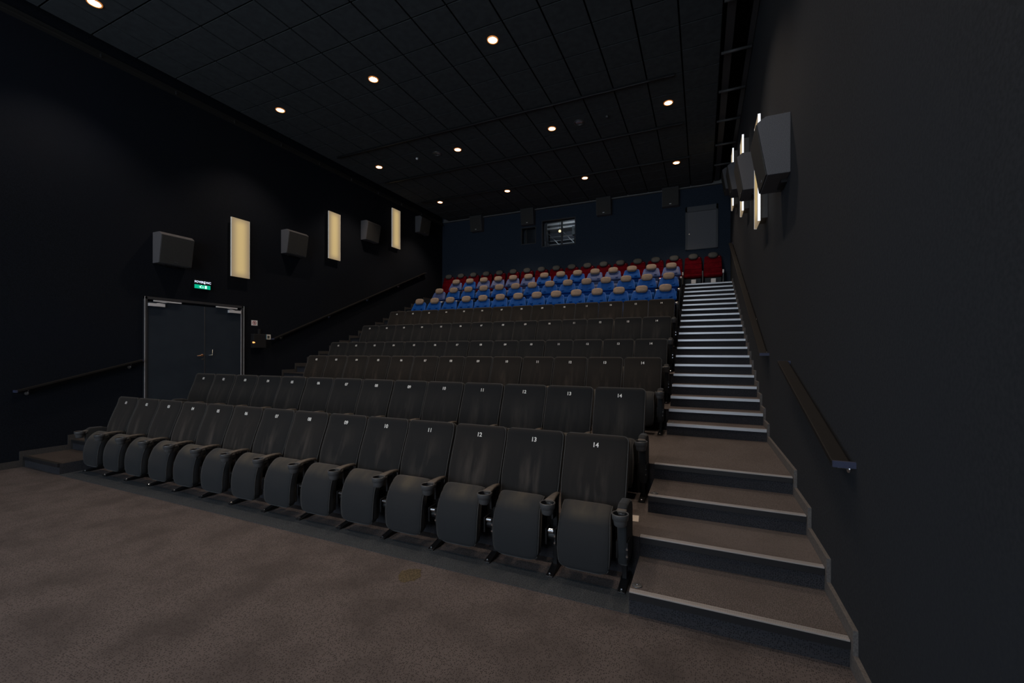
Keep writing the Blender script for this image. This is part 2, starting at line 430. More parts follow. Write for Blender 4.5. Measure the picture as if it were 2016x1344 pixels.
def stairs(name, label, x0, x1, side):
    root = empty(name, ((x0 + x1) / 2, ST[1], 0)); tag(root, label, 'staircase')
    cx, cy = (x0 + x1) / 2, ST[1]
    a, b = x0 - cx, x1 - cx
    for i in range(1, 25):
        y0 = ST[i] - cy
        y1 = (ST[i + 1] if i < 24 else YB - 0.0) - cy
        if i == 24: y1 = y0 + 0.02
        z = LV(i); zl = max(0, z - (RISE + 0.35)) if i > 1 else 0
        bm = bmesh.new()
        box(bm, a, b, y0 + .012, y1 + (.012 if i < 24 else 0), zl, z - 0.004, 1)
        box(bm, a, b, y0 + .002, y1 + .012, z - 0.004, z + (.0025 if i == 24 else 0), 0)
        tm = CARPET_STEP if side > 0 else CARPET_SHADED
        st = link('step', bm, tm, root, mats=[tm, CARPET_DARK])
        bm = bmesh.new()
        low = i <= 4
        # ribbed aluminium top with a folded front
        for r in range(4):
            box(bm, a + .004, b - .004, y0 - .008 + r * .012, y0 - .0005 + r * .012, z + .001, z + .0065, 2)
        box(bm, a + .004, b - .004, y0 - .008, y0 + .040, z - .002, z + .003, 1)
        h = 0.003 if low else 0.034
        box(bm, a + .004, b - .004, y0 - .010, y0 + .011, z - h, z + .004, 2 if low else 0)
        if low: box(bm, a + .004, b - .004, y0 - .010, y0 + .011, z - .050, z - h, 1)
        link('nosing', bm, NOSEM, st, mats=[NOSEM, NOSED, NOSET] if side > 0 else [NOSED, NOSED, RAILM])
    return root
stairs('staircase', 'carpeted main staircase with silver step edges along the right wall', XL, XR, 1)
stairs('staircase', 'narrow dark staircase on the far left climbing beside the double door wall', XLW + .022, XS, -1)

def skirt_poly(bm, x0, x1):
    # overlapping slabs follow every step: one upright part at the riser and one along the tread
    h, f = 0.085, 0.045
    box(bm, x0, x1, YF if x0 > 0 else -1, ST[1] - f, 0.0, h + .02)
    for i in range(1, 25):
        z = LV(i); y1 = ST[i + 1] if i < 24 else YB
        box(bm, x0, x1, ST[i] - f, y1 - f, max(0, z - RISE), z + h)
    return bm
struct(link('trim_3', skirt_poly(bmesh.new(), XR, XW), SKIRT))
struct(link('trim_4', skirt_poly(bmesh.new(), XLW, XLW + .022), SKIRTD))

# cool grey floor strip in front of the first row, small pucks, paper scrap, stain
b_ = link('trim_5', B(XS, XL - .002, 3.09, 3.37, 0.0, 0.004), STRIP_COOL); struct(b_)
for (x, y, lv, lab) in ((-.425, 3.183, 1, 'black round aisle marker on the lowest stair tread, beside the front row'),
                        (-.419, 4.316, 3, 'black round aisle marker on the third stair tread, beside the second row'),
                        (-.409, 6.694, 5, 'round aisle marker at the left end of the first tread above the landing')):
    bm = bmesh.new(); lathe(bm, [(.036, 0), (.034, .006), (.02, .009)], (0, 0, 0), n=24)
    p = link('aisle_marker', bm, BLACKP, smooth=False); p.location = (x, y, LV(lv) + .001)
    tag(p, lab, 'marker', 'aisle markers on the stairs')
    bm = bmesh.new(); lathe(bm, [(.006, .009), (.004, .012)], (0, 0, 0), n=10); link('screw', bm, CHROME, p)
p = link('paper_scrap', B(-.03, .03, -.075, .075, 0, .001), mat('paper', (.75, .68, .6), .8)); p.location = (-.556, 4.03, LV(2) + .003); p.rotation_euler = (0, 0, .1)
tag(p, 'small pale paper scrap on the tier floor by the end of the second row', 'paper')
bm = bmesh.new(); rr = random.Random(4)
prism(bm, [(.085 * math.cos(a) * (1 + .5 * rr.random()), .085 * math.sin(a) * (1 + .3 * rr.random())) for a in [2 * PI * k / 18 for k in range(18)]], 2, 0, .0012)
p = link('floor_stain', bm, STAIN); p.location = (-2.21, 2.89, 0.0005); p.rotation_euler = (0, 0, 1.9)
tag(p, 'brownish dried stain on the carpet in front of the numbered seats', 'stain')
# ------------------------------------------------------------------ seats
PITCH, X0S = 0.58, -8.390
# local frame: origin on the floor below the seat number, viewer side is -y
def make_dark_seat():
    root = empty('cinema_chair')
    bwf = lambda t: 0.262 + 0.020 * min(1, max(0, t - .15) * 3.0)
    bm, st = pad([(-.125, .26), (-.130, .42), (-.112, .56), (-.078, .70), (-.024, .85), (.024, .97), (.047, 1.05), (.058, 1.112)], bwf, .046, .05, .045, n=30, ex=7)
    back = link('backrest', bm, FAB, root, smooth=True)
    # shift the pad so that its front face carries the number at y = 0
    bm = bmesh.new(); path = outline(st[1:], .80, .985)[:]
    tube(bm, path, .0042, n=6); link('piping', bm, PIPING, back, smooth=True)
    cwf = lambda t: 0.198 + 0.014 * math.sin(PI * min(1, t * 1.2)) if t < .83 else 0.202
    bm, st = pad([(-.402, .125), (-.412, .26), (-.400, .39), (-.362, .50), (-.310, .555), (-.250, .578)], cwf, .048, .065, .014, n=34, ex=7)
    seat = link('seat', bm, FABC, root, smooth=True)
    bm = bmesh.new(); tube(bm, outline(st[1:-1], .75, .99), .0035, n=6); link('piping', bm, PIPING, seat, smooth=True)
    # black seat shell behind the cushion
    link('seat_shell', B(-.185, .185, -.365, -.325, .16, .50), BLACKP, root, bev=.015)
    return root

def arm_parts(root, x, end=0):
    bm = bmesh.new()
    st = []
    for (y, z, hw, th) in ((-.168, .606, .012, .010), (-.185, .620, .018, .014), (-.26, .630, .024, .014), (-.34, .630, .032, .014), (-.400, .626, .040, .012), (-.415, .624, .034, .009)):
        st.append((y, z, 0, 1, hw, th))
    loft(bm, st, n=16, ex=3.5)
    bmesh.ops.translate(bm, verts=bm.verts, vec=(x, 0, 0))
    arm = link('armrest', bm, ARMLEA, root, smooth=True)
    bm = bmesh.new()
    lathe(bm, [(.036, -.092), (.046, -.084), (.052, -.048), (.053, -.043), (.0595, -.041), (.0645, .0), (.063, .004), (.0555, .004), (.054, .001)], (x, -.458, .626), n=28, closed=False)
    f0 = len(bm.faces); lathe(bm, [(.054, .001), (.046, -.070), (.0, -.072)], (x, -.458, .626), n=28, closed=False)
    for f in list(bm.faces)[f0:]: f.material_index = 1
    box(bm, x - .036, x + .036, -.412, -.372, .585, .622)
    link('cup_holder', bm, BLACKP, arm, smooth=True, mats=[BLACKP, BLACKM])

def leg_parts(root, x):
    bm = bmesh.new()
    box(bm, x - .019, x + .019, -.262, -.212, .02, .62)
    box(bm, x - .010, x + .010, -.34, -.20, .45, .60)
    leg = link('leg', bm, BLACKM, root, bev=.004)
    bm = bmesh.new()
    prism(bm, [(-.415, 0.004), (-.10, 0.004), (-.10, .022), (-.20, .05), (-.26, .045), (-.36, .024), (-.415, .012)], 0, x - .030, x + .030)
    link('foot', bm, BLACKM, leg, bev=.004)
    bm = bmesh.new(); lathe(bm, [(.013, .0), (.013, .010), (.008, .016)], (x, -.393, .016), n=6)
    
    link('bolt', bm, CHROME, leg)
    bm = bmesh.new()
    box(bm, x - .045, x - .032, -.385, -.275, .255, .385); box(bm, x + .032, x + .045, -.385, -.275, .255, .385)
    lathe(bm, [(.036, -.033), (.036, .033)], (x, -.325, .315), axis=0, n=18)
    h = link('hinge', bm, BLACKM, root)
    bm = bmesh.new()
    lathe(bm, [(.017, -.026), (.020, -.022), (.020, .022), (.017, .026)], (x, -.362, .362), axis=0, n=18)
    link('pivot', bm, CHROME, h)
    for dz in (.28, .335):
        bm = bmesh.new(); lathe(bm, [(.008, -.394), (.008, -.385)], (x + .039, 0, dz), axis=1, n=8); link('bolt', bm, CHROME, h)

def end_panel(root, x, sgn):
    # upholstered aisle side panel with a rounded shoulder beside the cup holder
    a, b = (x - .036, x + .036)
    bm = bmesh.new()
    prism(bm, [(-.36, .20), (-.30, .165), (-.16, .165), (-.06, .24), (-.06, .58), (-.10, .63), (-.20, .665), (-.34, .672), (-.385, .65), (-.398, .60), (-.385, .30)], 0, a, b)
    o = link('side_panel', bm, FABC, root, bev=.018); return o

proto = make_dark_seat()
arm_parts(proto, .29); leg_parts(proto, .29)
proto_l = empty('prototype_left')   # left end extras
arm_parts(proto_l, -.29); leg_parts(proto_l, -.29); end_panel(proto_l, -.29, -1)
proto_r = empty('prototype_right'); end_panel(proto_r, .29, 1)

# where the front of the backrest is at number height
_me = [c for c in proto.children if c.name.startswith('backrest')][0].data
from mathutils.bvhtree import BVHTree
_bt = BVHTree.FromPolygons([v.co.copy() for v in _me.vertices], [p.vertices[:] for p in _me.polygons])
numy = _bt.ray_cast(Vector((0, -2, 1.03)), Vector((0, 1, 0)))[0].y - .003
numbers = {k: text_mesh('%02d' % k, .056, .0008, .02) for k in range(1, 15)}
for me in numbers.values(): me.materials.append(NUMW)

ROWS = {1: (3.734, 0, 'front row'), 2: (4.892, 2, 'second row from the front'), 3: (6.905, 4, 'third row from the front'),
        4: (8.090, 6, 'fourth row from the front'), 5: (9.205, 9, 'fifth row from the front'), 6: (10.350, 12, 'sixth and last black row')}
WORD = 'one two three four five six seven eight nine ten eleven twelve thirteen fourteen'.split()
for r, (y, lv, nm) in ROWS.items():
    for j in range(14):
        if r == 3 and j == 0: continue
        root = copy_tree(proto)
        root.location = (X0S + PITCH * j + (.004 * math.sin(j * 2.3 + r)), y, LV(lv) + .003)
        if r > 1:
            for ch in root.children:
                if ch.name.startswith('backrest'):
                    ch.material_slots[0].link = 'OBJECT'; ch.material_slots[0].material = FABR if r in (3, 6) else FABN
        n = bpy.data.objects.new('seat_number', numbers[j + 1]); COL.objects.link(n); n.parent = root
        n.location = (0, numy, 1.03); n.rotation_euler = (math.radians(72), 0, 0)
        if j == 13:
            for ch in proto_r.children: copy_tree(ch, root)
        if j == (1 if r == 3 else 0):
            for ch in proto_l.children: copy_tree(ch, root)
        tag(root, 'black cinema seat with white number %s, %s' % (WORD[j], nm), 'cinema seat', 'black numbered seats in the ' + nm)
def kill(o):
    for c in list(o.children): kill(c)
    bpy.data.objects.remove(o)
kill(proto); kill(proto_l); kill(proto_r)

# --- blue recliners
def make_blue_seat(mt):
    root = empty('blue_cinema_chair')
    bm, st = pad([(-.150, .715), (-.135, .78), (-.085, .89), (-.030, 1.0)], lambda t: .276 - .064 * t, .045, .03, .05, n=18, ex=7)
    bk = link('backrest', bm, mt, root, smooth=True)
    bm = bmesh.new(); tube(bm, outline(st, .8, .985), .006, n=6); link('piping', bm, BLUEP, bk, smooth=True)
    for sx in (-1, 1):
        bm = bmesh.new(); m4 = Matrix.Translation((sx * .13, -.195, .80)) @ Matrix.Diagonal((.045, .018, .022, 1))
        bmesh.ops.create_uvsphere(bm, u_segments=12, v_segments=8, radius=1, matrix=m4)
        link('tuft', bm, mt, bk, smooth=True)
    bm = bmesh.new(); m4 = Matrix.Translation((0, -.085, 1.035)) @ Matrix.Rotation(math.radians(-18), 4, 'X')
    # pill shaped headrest
    pts = []
    N = 28
    for (t, sc) in ((-.045, .86), (-.035, .97), (0, 1.0), (.035, .93), (.045, .70)):
        pass
    loft(bm, [(-.062, 0, 0, 1, .085, .045), (-.055, 0, 0, 1, .136, .080), (-.03, 0, 0, 1, .149, .089), (.0, 0, 0, 1, .150, .090), (.03, 0, 0, 1, .135, .080), (.045, 0, 0, 1, .10, .055)], n=36, ex=3.6)
    bmesh.ops.transform(bm, matrix=m4, verts=bm.verts)
    link('headrest', bm, TAN, root, smooth=True)
    bm, st = pad([(-.30, .36), (-.32, .46), (-.28, .56)], lambda t: .235, .06, .05, .03, n=14, ex=5)
    link('seat', bm, mt, root, smooth=True)
    link('back_shell', B(-.215, .215, -.10, -.03, .35, .90), mt, root, bev=.01)
    for sx in (1,):
        bm = bmesh.new(); box(bm, sx * .29 - .018, sx * .29 + .018, -.36, -.05, .02, .60)
        link('leg', bm, BLACKM, root, bev=.006)
        bm = bmesh.new(); loft(bm, [(-.06, .62, 0, 1, .025, .016), (-.12, .625, 0, 1, .030, .020), (-.34, .63, 0, 1, .030, .020), (-.37, .625, 0, 1, .022, .012)], n=14, ex=3)
        bmesh.ops.translate(bm, verts=bm.verts, vec=(sx * .29, 0, 0))
        a = link('armrest', bm, BLACKP, root, smooth=True)
        bm = bmesh.new(); lathe(bm, [(.030, -.06), (.042, -.05), (.045, 0), (.036, 0), (.030, -.045), (0, -.047)], (sx * .29, -.41, .635), n=16, closed=False)
        link('cup_holder', bm, STEEL, a, smooth=True)
    return root
pb, pbw = make_blue_seat(BLUE), make_blue_seat(BLUEW)
BR = {7: (11.56, 15, 'lowest blue row'), 8: (12.70, 18, 'middle blue row'), 9: (13.82, 21, 'highest blue row')}
faded = {(9, j) for j in (0, 3, 4, 5, 9, 12, 13, 2, 10)} | {(8, 0)}
for r, (y, lv, nm) in BR.items():
    for j in range(14):
        f = (r, j) in faded
        root = copy_tree(pbw if f else pb)
        dz = {7: 0.0, 8: .055, 9: .05}[r]
        root.location = (-8.39 + PITCH * j, y, LV(lv) + .003)
        for ch in root.children:
            if ch.name.startswith('headrest'):
                ch.rotation_euler = (0, 0, 0)
        tag(root, '%s cinema seat with tan headrest, %s from the right in the %s' % ('faded blue' if f else 'blue', ORD[13 - j], nm), 'cinema seat', 'blue seats in the ' + nm)
kill(pb); kill(pbw)

# --- red recliners in the top row
def make_red_seat():
    root = empty('red_cinema_chair')
    bm, st = pad([(-.16, .40), (-.165, .56), (-.12, .74), (-.06, .90), (-.03, 1.02)], lambda t: .272 - .025 * t, .045, .03, .05, n=20, ex=7)
    bk = link('backrest', bm, RED, root, smooth=True)
    bm = bmesh.new()
    for z, y in ((.62, -.205), (.80, -.150)):
        tube(bm, [(-.25, y, z), (.25, y, z)], .008, n=6)
    link('seam', bm, RED, bk, smooth=True)
    bm, st = pad([(-.52, .34), (-.30, .36), (-.14, .38)], lambda t: .268, .060, .03, .02, n=14, ex=5)
    link('seat', bm, RED, root, smooth=True)
    bm = bmesh.new()
    loft(bm, [(-.062, 0, 0, 1, .085, .045), (-.055, 0, 0, 1, .130, .078), (-.03, 0, 0, 1, .142, .090), (.0, 0, 0, 1, .143, .090), (.03, 0, 0, 1, .125, .072), (.045, 0, 0, 1, .09, .05)], n=24, ex=2.6)
    bmesh.ops.transform(bm, matrix=Matrix.Translation((0, -.085, 1.035)) @ Matrix.Rotation(math.radians(-15), 4, 'X'), verts=bm.verts)
    link('headrest', bm, DGREY, root, smooth=True)
    link('base', B(-.24, .24, -.42, -.10, .0, .28), BLACKM, root, bev=.01)
    bm = bmesh.new(); box(bm, .262, .302, -.46, -.05, .02, .50); link('armrest', bm, BLACKP, root, bev=.012)
    link('number_tag', B(.17, .185, -.092, -.084, .985, .998), WHITE, root)
    return root
pr = make_red_seat()
for j in range(18):
    root = copy_tree(pr); root.location = (-9.55 + PITCH * j, 15.13, LV(24) + .003)
    tag(root, 'red cinema seat with dark grey headrest, %s from the right in the top row' % ORD[17 - j], 'cinema seat', 'red seats in the top row')
    if j in (15, 17):
        link('white_end_mark', B(.262, .30, -.475, -.461, .40, .50), WHITE, root)  # white block standing in for a small bright light at the armrest side
kill(pr)
for k, x in enumerate((-.245, .315)):
    bm = B(-.068, .068, -.04, .04, 0, .215)
    o = link('white_box', bm, WHITE, bev=.008); o.location = (x + .0, 14.52, LV(24) + .003)
    tag(o, ('left' if k == 0 else 'right') + ' of two small white boxes under the red seats at the stair top', 'box', 'white boxes at the stair top')
# ------------------------------------------------------------------ wall speakers (profile: distance from wall, height)
PROF = [(0, 0), (0, .612), (.22, .612), (.300, .555), (.205, 0)]
def wall_speaker(x, sgn, y, z, label, w=.60):
    root = empty('wall_speaker', (x, y, z)); tag(root, label, 'loudspeaker', 'surround speakers on the side walls')
    bm = bmesh.new(); prism(bm, [(sgn * d, h) for d, h in PROF], 1, 0, w); link('cabinet', bm, SPKM, root, bev=.006)
    # front grille plate lying on the slanted face
    a, b = Vector(PROF[3]), Vector(PROF[4]); n = Vector(((a - b).y, -(a - b).x)).normalized()
    if n.x < 0: n = -n
    a2 = b + (a - b) * .985; b2 = b + (a - b) * .015
    q = [a2 + n * .001, a2 + n * .012, b2 + n * .012, b2 + n * .001]
    bm = bmesh.new(); prism(bm, [(sgn * p.x, p.y) for p in q], 1, .012, w - .012); link('grille', bm, GRILLE, root, bev=.003)
    c = b + (a - b) * .08 + n * .0125; d = b + (a - b) * .10 + n * .0125
    q = [c, c + n * .002, d + n * .002, d]
    bm = bmesh.new()
    for k in range(4): prism(bm, [(sgn * p.x, p.y) for p in q], 1, w / 2 - .03 + k * .017, w / 2 - .03 + k * .017 + .009)
    link('badge', bm, STEEL, root)
    # wall bracket
    link('bracket', B(*sorted((sgn * -.0, sgn * .06)), w * .3, w * .7, -.035, 0), BLACKM, root)
    return root
for k, (y, z) in enumerate(((4.85, 3.61), (7.68, 4.41), (10.51, 5.45), (13.34, 6.42))):
    wall_speaker(XLW, 1, y, z, 'grey box loudspeaker on the left wall, %s from the double door' % ('the one above it, nearest' if k == 0 else ORD[k]))
for k, (y, z) in enumerate(((5.11, 3.685), (7.94, 4.52), (10.77, 5.52), (13.6, 6.53))):
    wall_speaker(XW, -1, y, z, 'grey box loudspeaker on the right wall, %s' % ('the nearest and largest' if k == 0 else ORD[k] + ' one going up the stairs'))
# back wall speakers
for k, x in enumerate((-8.25, -6.05, -3.165, -.967)):
    root = empty('rear_speaker', (x, YB, 6.70)); tag(root, 'grey box loudspeaker high on the back wall, %s from the left' % ORD[k], 'loudspeaker', 'rear speakers under the ceiling')
    w2, hh = .255, .62
    bm = bmesh.new(); prism(bm, [(0, 0), (0, hh), (-.24, hh), (-.30, hh - .05), (-.22, 0)], 0, -w2, w2); link('cabinet', bm, SPKM, root, bev=.006)
    bm = bmesh.new(); prism(bm, [(-.303, hh - .055), (-.315, hh - .06), (-.236, .006), (-.224, .008)], 0, -w2 + .012, w2 - .012); link('grille', bm, GRILLE, root)
    link('badge', B(-.025, .035, -.255, -.245, .05, .07), WHITE, root)

# ------------------------------------------------------------------ wall lights
def panel_mat():
    M = bpy.data.materials.new('lit_diffuser'); M.use_nodes = True
    b = M.node_tree.nodes['Principled BSDF']; b.inputs['Base Color'].default_value = (.12, .10, .07, 1); b.inputs['Roughness'].default_value = .5
    tc = nn(M, 'ShaderNodeTexCoord'); sp = nn(M, 'ShaderNodeSeparateXYZ'); lk(M, tc.outputs['Object'], sp.inputs[0])
    # brighter where the tube sits behind the middle of the diffuser
    def fall(sock, half, soft):
        a = nn(M, 'ShaderNodeMath', operation='ABSOLUTE'); lk(M, sock, a.inputs[0])
        m_ = nn(M, 'ShaderNodeMapRange', interpolation_type='SMOOTHERSTEP'); m_.inputs['From Min'].default_value = half; m_.inputs['From Max'].default_value = half - soft
        lk(M, a.outputs[0], m_.inputs['Value']); return m_.outputs[0]
    fy = fall(sp.outputs['Y'], .26, .26); fz = fall(sp.outputs['Z'], .78, .30)
    mm = nn(M, 'ShaderNodeMath', operation='MULTIPLY'); lk(M, fy, mm.inputs[0]); lk(M, fz, mm.inputs[1])
    mx = nn(M, 'ShaderNodeMix', data_type='RGBA'); lk(M, mm.outputs[0], mx.inputs['Factor'])
    mx.inputs['A'].default_value = (.40, .30, .19, 1); mx.inputs['B'].default_value = (.93, .68, .30, 1)
    lk(M, mx.outputs['Result'], b.inputs['Emission Color']); b.inputs['Emission Strength'].default_value = PANEL_E
    return M
PM = panel_mat()
EDGE = mat('lit_edge', (.8, .8, .8), .5, emit=(.92, .95, 1.0), estr=.60)
EDGED = mat('edge_strip', (.7, .68, .62), .5, emit=(.9, .85, .75), estr=.12)
def wall_light(x, sgn, y, z, h, w, label, back_d=.10, edge=None):
    root = empty('wall_light', (x, y + w / 2, z + h / 2)); tag(root, label, 'wall light', 'tall lit panels on the side walls')
    link('housing', B(*sorted((0, sgn * (back_d - .004))), -w * .36, w * .36, -h / 2 + .05, h / 2 - .05), mat('housing_grey', (.07, .07, .07), .7), root)
    d0, d1 = sorted((sgn * back_d, sgn * (back_d + .030)))
    link('diffuser', B(d0, d1, -w / 2 + .004, w / 2 - .004, -h / 2, h / 2), PM, root)
    bm = bmesh.new(); box(bm, d0 - .001, d1 + .001, -w / 2, -w / 2 + .006, -h / 2, h / 2); box(bm, d0 - .001, d1 + .001, w / 2 - .006, w / 2, -h / 2, h / 2)
    e = link('edge_strip', bm, edge or EDGE, root)
    e['label'] = 'bright white edge'
    return root
for k, (y, z, h) in enumerate(((6.34, 3.60, 1.36), (9.14, 4.58, 1.37), (11.91, 5.54, 1.36))):
    wall_light(XLW, 1, y, z, h, .435, 'tall glowing yellow panel light on the left wall, %s from the double door' % ORD[k], .07, EDGED)
for k, (y, z, h) in enumerate(((6.71, 3.655, 1.465), (9.28, 4.58, 1.46), (12.15, 5.58, 1.46))):
    wall_light(XW, -1, y, z, h, .435, 'tall white-edged panel light on the right wall, %s up the stairs' % ORD[k], .095)

# ------------------------------------------------------------------ ceiling downlights
LAMPM = mat('lamp_glass', (.9, .9, .9), .4, emit=(1.0, .80, .58), estr=14.0)
RINGM = mat('lamp_ring_glow', (.75, .30, .10), .4, .5, emit=(1, .35, .08), estr=.25)  # orange fringe round the lamp put into the ring's colour and emission
DARKGL = mat('unlit_glass', (.10, .11, .11), .15, .6)
rown = {6.66: 'second row', 9.88: 'third row', 13.08: 'rear row', 3.44: 'nearest row in view'}
def downlight(x, y, lab):
    root = empty('ceiling_downlight', (x, y, ZC)); tag(root, lab, 'downlight', 'lit round downlights in the ceiling')
    bm = bmesh.new(); lathe(bm, [(.098, .0), (.096, -.014), (.080, -.016), (.076, -.004), (.098, .0)], (0, 0, 0), n=32, closed=False)
    link('trim_ring', bm, RINGM, root, smooth=True)
    bm = bmesh.new(); lathe(bm, [(.080, .0), (.077, -.006), (.05, -.014), (0.001, -.018)], (0, 0, 0), n=32)
    link('lamp_lens', bm, LAMPM, root, smooth=True)
    ld = LAMPD
    lo = bpy.data.objects.new('lamp_light', ld); COL.objects.link(lo); lo.parent = root; lo.location = (0, 0, -.03)
LAMPD = bpy.data.lights.new('lamp_light', 'SPOT'); LAMPD.energy = LAMP_W; LAMPD.color = LAMP_COL
LAMPD.spot_size = math.radians(102); LAMPD.spot_blend = 0.6; LAMPD.shadow_soft_size = 0.07
LX = (-8.685, -6.005, -3.345, -.680)
for y in (.22, 3.44, 6.66, 9.88, 13.08):  # first row is unseen, added above the camera for front light
    for k, x in enumerate(LX):
        if y < 1 and k < 2: continue
        nm = rown.get(y, 'unseen row added above the viewer')
        downlight(x, y, 'bright round ceiling lamp, %s from left in the %s' % (ORD[k], nm))
for x, y, lab in ((-6.65, 9.85, 'unlit round glass ceiling fitting in the third lamp row, nearer the left wall'), (-2.67, 9.88, 'unlit round glass ceiling fitting right of the second lamp from the right')):
    root = empty('ceiling_fitting', (x, y, ZC)); tag(root, lab, 'ceiling fitting', 'unlit round fittings in the ceiling')
    bm = bmesh.new(); lathe(bm, [(.125, .0), (.122, -.012), (.105, -.014), (.10, -.004), (.125, 0)], (0, 0, 0), n=32, closed=False); link('trim_ring', bm, BLACKP, root)
    bm = bmesh.new(); lathe(bm, [(.104, -.001), (.08, -.008), (.03, -.012), (.001, -.012)], (0, 0, 0), n=32); link('lens', bm, mat('fitting_glass', (.45, .5, .5), .2, .8), root, smooth=True)
for x, y, lab in ((-7.315, 9.858, 'small white smoke detector on the ceiling, left of the unlit fitting'), (-2.008, 9.866, 'small dark smoke detector on the ceiling between lamps near the stairs')):
    bm = bmesh.new(); lathe(bm, [(.035, 0), (.033, -.03), (.015, -.045)], (0, 0, 0), n=20)
    o = link('smoke_detector', bm, WHITE if x < -5 else BLACKP, smooth=True); o.location = (x, y, ZC); tag(o, lab, 'smoke detector')

# ceiling tracks crossing the hall
for k, (y, x0, x1) in enumerate(((8.90, -9.3, -.50), (10.86, -9.3, -.42), (12.79, -9.3, -.31))):
    root = empty('ceiling_track', (0, y, ZC)); tag(root, 'thin black metal track crossing under the dark ceiling, %s of three from the front' % ORD[k], 'track', 'black tracks under the ceiling')
    bm = bmesh.new(); box(bm, x0, x1, -.022, .022, -.045, -.0); link('rail', bm, BLACKM, root, bev=.004)
    bm = bmesh.new(); rr = random.Random(k)
    x = x0 + .2; path = []
    while x < x1 - .1:
        path.append((x, -.028 + rr.uniform(-.004, .004), -.047 + rr.uniform(-.006, .002))); x += .35
    tube(bm, path, .006, n=6); link('cable', bm, (bpy.data.materials.get('cable_grey') or mat('cable_grey', (.05, .05, .05), .4, .3)), root, smooth=True)

# open service gap beside the right wall: long duct, inner lip and brackets
root = empty('cable_tray', (.56, 5.0, ZC)); tag(root, 'black cable tray in the open gap between ceiling tiles and right wall', 'cable tray')
bm = bmesh.new(); box(bm, -.20, -.07, YF - 5, YB - 5 - .1, .05, .12); link('tray', bm, DARKFR, root)
bm = bmesh.new(); box(bm, .17, .25, YF - 5, YB - 5 - .1, .02, .06); link('wall_rail', bm, DARKFR, root)
for y in (-1.5, -.2, 1.1, 2.37, 3.64, 4.9, 6.15, 7.4, 8.7):
    bm = bmesh.new(); tube(bm, [(-.25, y, -.01), (.24, y, -.01)], .026, n=10); tube(bm, [(-.25, y + .05, .02), (.24, y + .05, .02)], .010, n=8); link('cross_bar', bm, mat('bar_grey', (.06, .06, .062), .55, .2) if y == -1.5 else bpy.data.materials['bar_grey'], root, smooth=True)
# clips on the left ceiling rail
rr = random.Random(3)
for k in range(9):
    y = 4.0 + 1.2 * k
    bm = bmesh.new(); box(bm, 0, .012, -.008, .008, -.03, .03); box(bm, 0, .03, -.006, .006, -.034, -.026)
    o = link('rail_clip', bm, STEEL); o.location = (XLW + .10, y, 7.17)
    tag(o, 'tiny metal clip on the rail high on the left wall, %s from the screen' % ORD[k], 'clip', 'metal clips along the left ceiling rail')
# ------------------------------------------------------------------ handrails
def handrail(x, sgn, pts, brackets, label):
    """flat bar standing off the wall: pts (y,z) of its top line, sgn points into the room"""
    root = empty('handrail', (x, pts[0][0], pts[0][1])); tag(root, label, 'handrail', 'black handrails on the side walls')
    y0, z0 = pts[0]
    bm = bmesh.new()
    prof = [(.115, -.004), (.108, 0), (.030, 0), (.022, -.006), (.022, -.030), (.030, -.038), (.105, -.038), (.115, -.030)]
    rings = []
    for (y, z) in pts:
        rings.append([bm.verts.new((sgn * d, y - y0, z - z0 + h)) for d, h in prof])
    for A, Bq in zip(rings, rings[1:]):
        for k in range(len(prof)):
            bm.faces.new((A[k], A[(k + 1) % 8], Bq[(k + 1) % 8], Bq[k]))
    bm.faces.new(rings[0]); bm.faces.new(rings[-1][::-1])
    link('rail', bm, RAILB, root)
    for e, (y, z) in enumerate((pts[0], pts[-1])):
        d = -.02 if e == 0 else .0
        bm = bmesh.new(); box(bm, *sorted((sgn * .0, sgn * .112)), y - y0 + d, y - y0 + d + .02, z - z0 - .036, z - z0 + .001)
        c = link('end_cap', bm, CAPM, root); c['label'] = 'blue-grey end cap'
    for t in brackets:
        (ya, za), (yb, zb) = pts[0], pts[-1]; y = ya + (yb - ya) * t - y0; z = za + (zb - za) * t - z0
        bm = bmesh.new(); tube(bm, [(sgn * .0, y, z - .10), (sgn * .05, y, z - .095), (sgn * .065, y, z - .038)], .009, n=8)
        lathe(bm, [(.028, 0), (.026, .006)] if sgn > 0 else [(.028, -.0), (.026, -.006)], (0, y, z - .10), axis=0, n=16)
        link('bracket', bm, STEEL, root, smooth=False)
RAILB = mat('rail_bronze', (.010, .009, .0085), .7, .0, spec=.2)
CAPM = mat('cap_blue_grey', (.035, .042, .085), .6)
handrail(XW, -1, [(3.10, 1.205), (5.10, 1.765)], (.06, .93), 'short black handrail on the right wall beside the lower steps')
handrail(XW, -1, [(6.62, 1.845), (13.95, 5.06)], (.03, .2, .4, .6, .8, .96), 'long dark handrail climbing the right wall beside the upper stairs')
handrail(XLW, 1, [(2.99, 1.235), (4.64, 1.70)], (.08, .9), 'short handrail on the left wall ending at the double door frame')
handrail(XLW, 1, [(7.42, 2.20), (13.90, 4.98)], (.04, .28, .52, .76, .95), 'long handrail climbing the left wall beyond the double door')

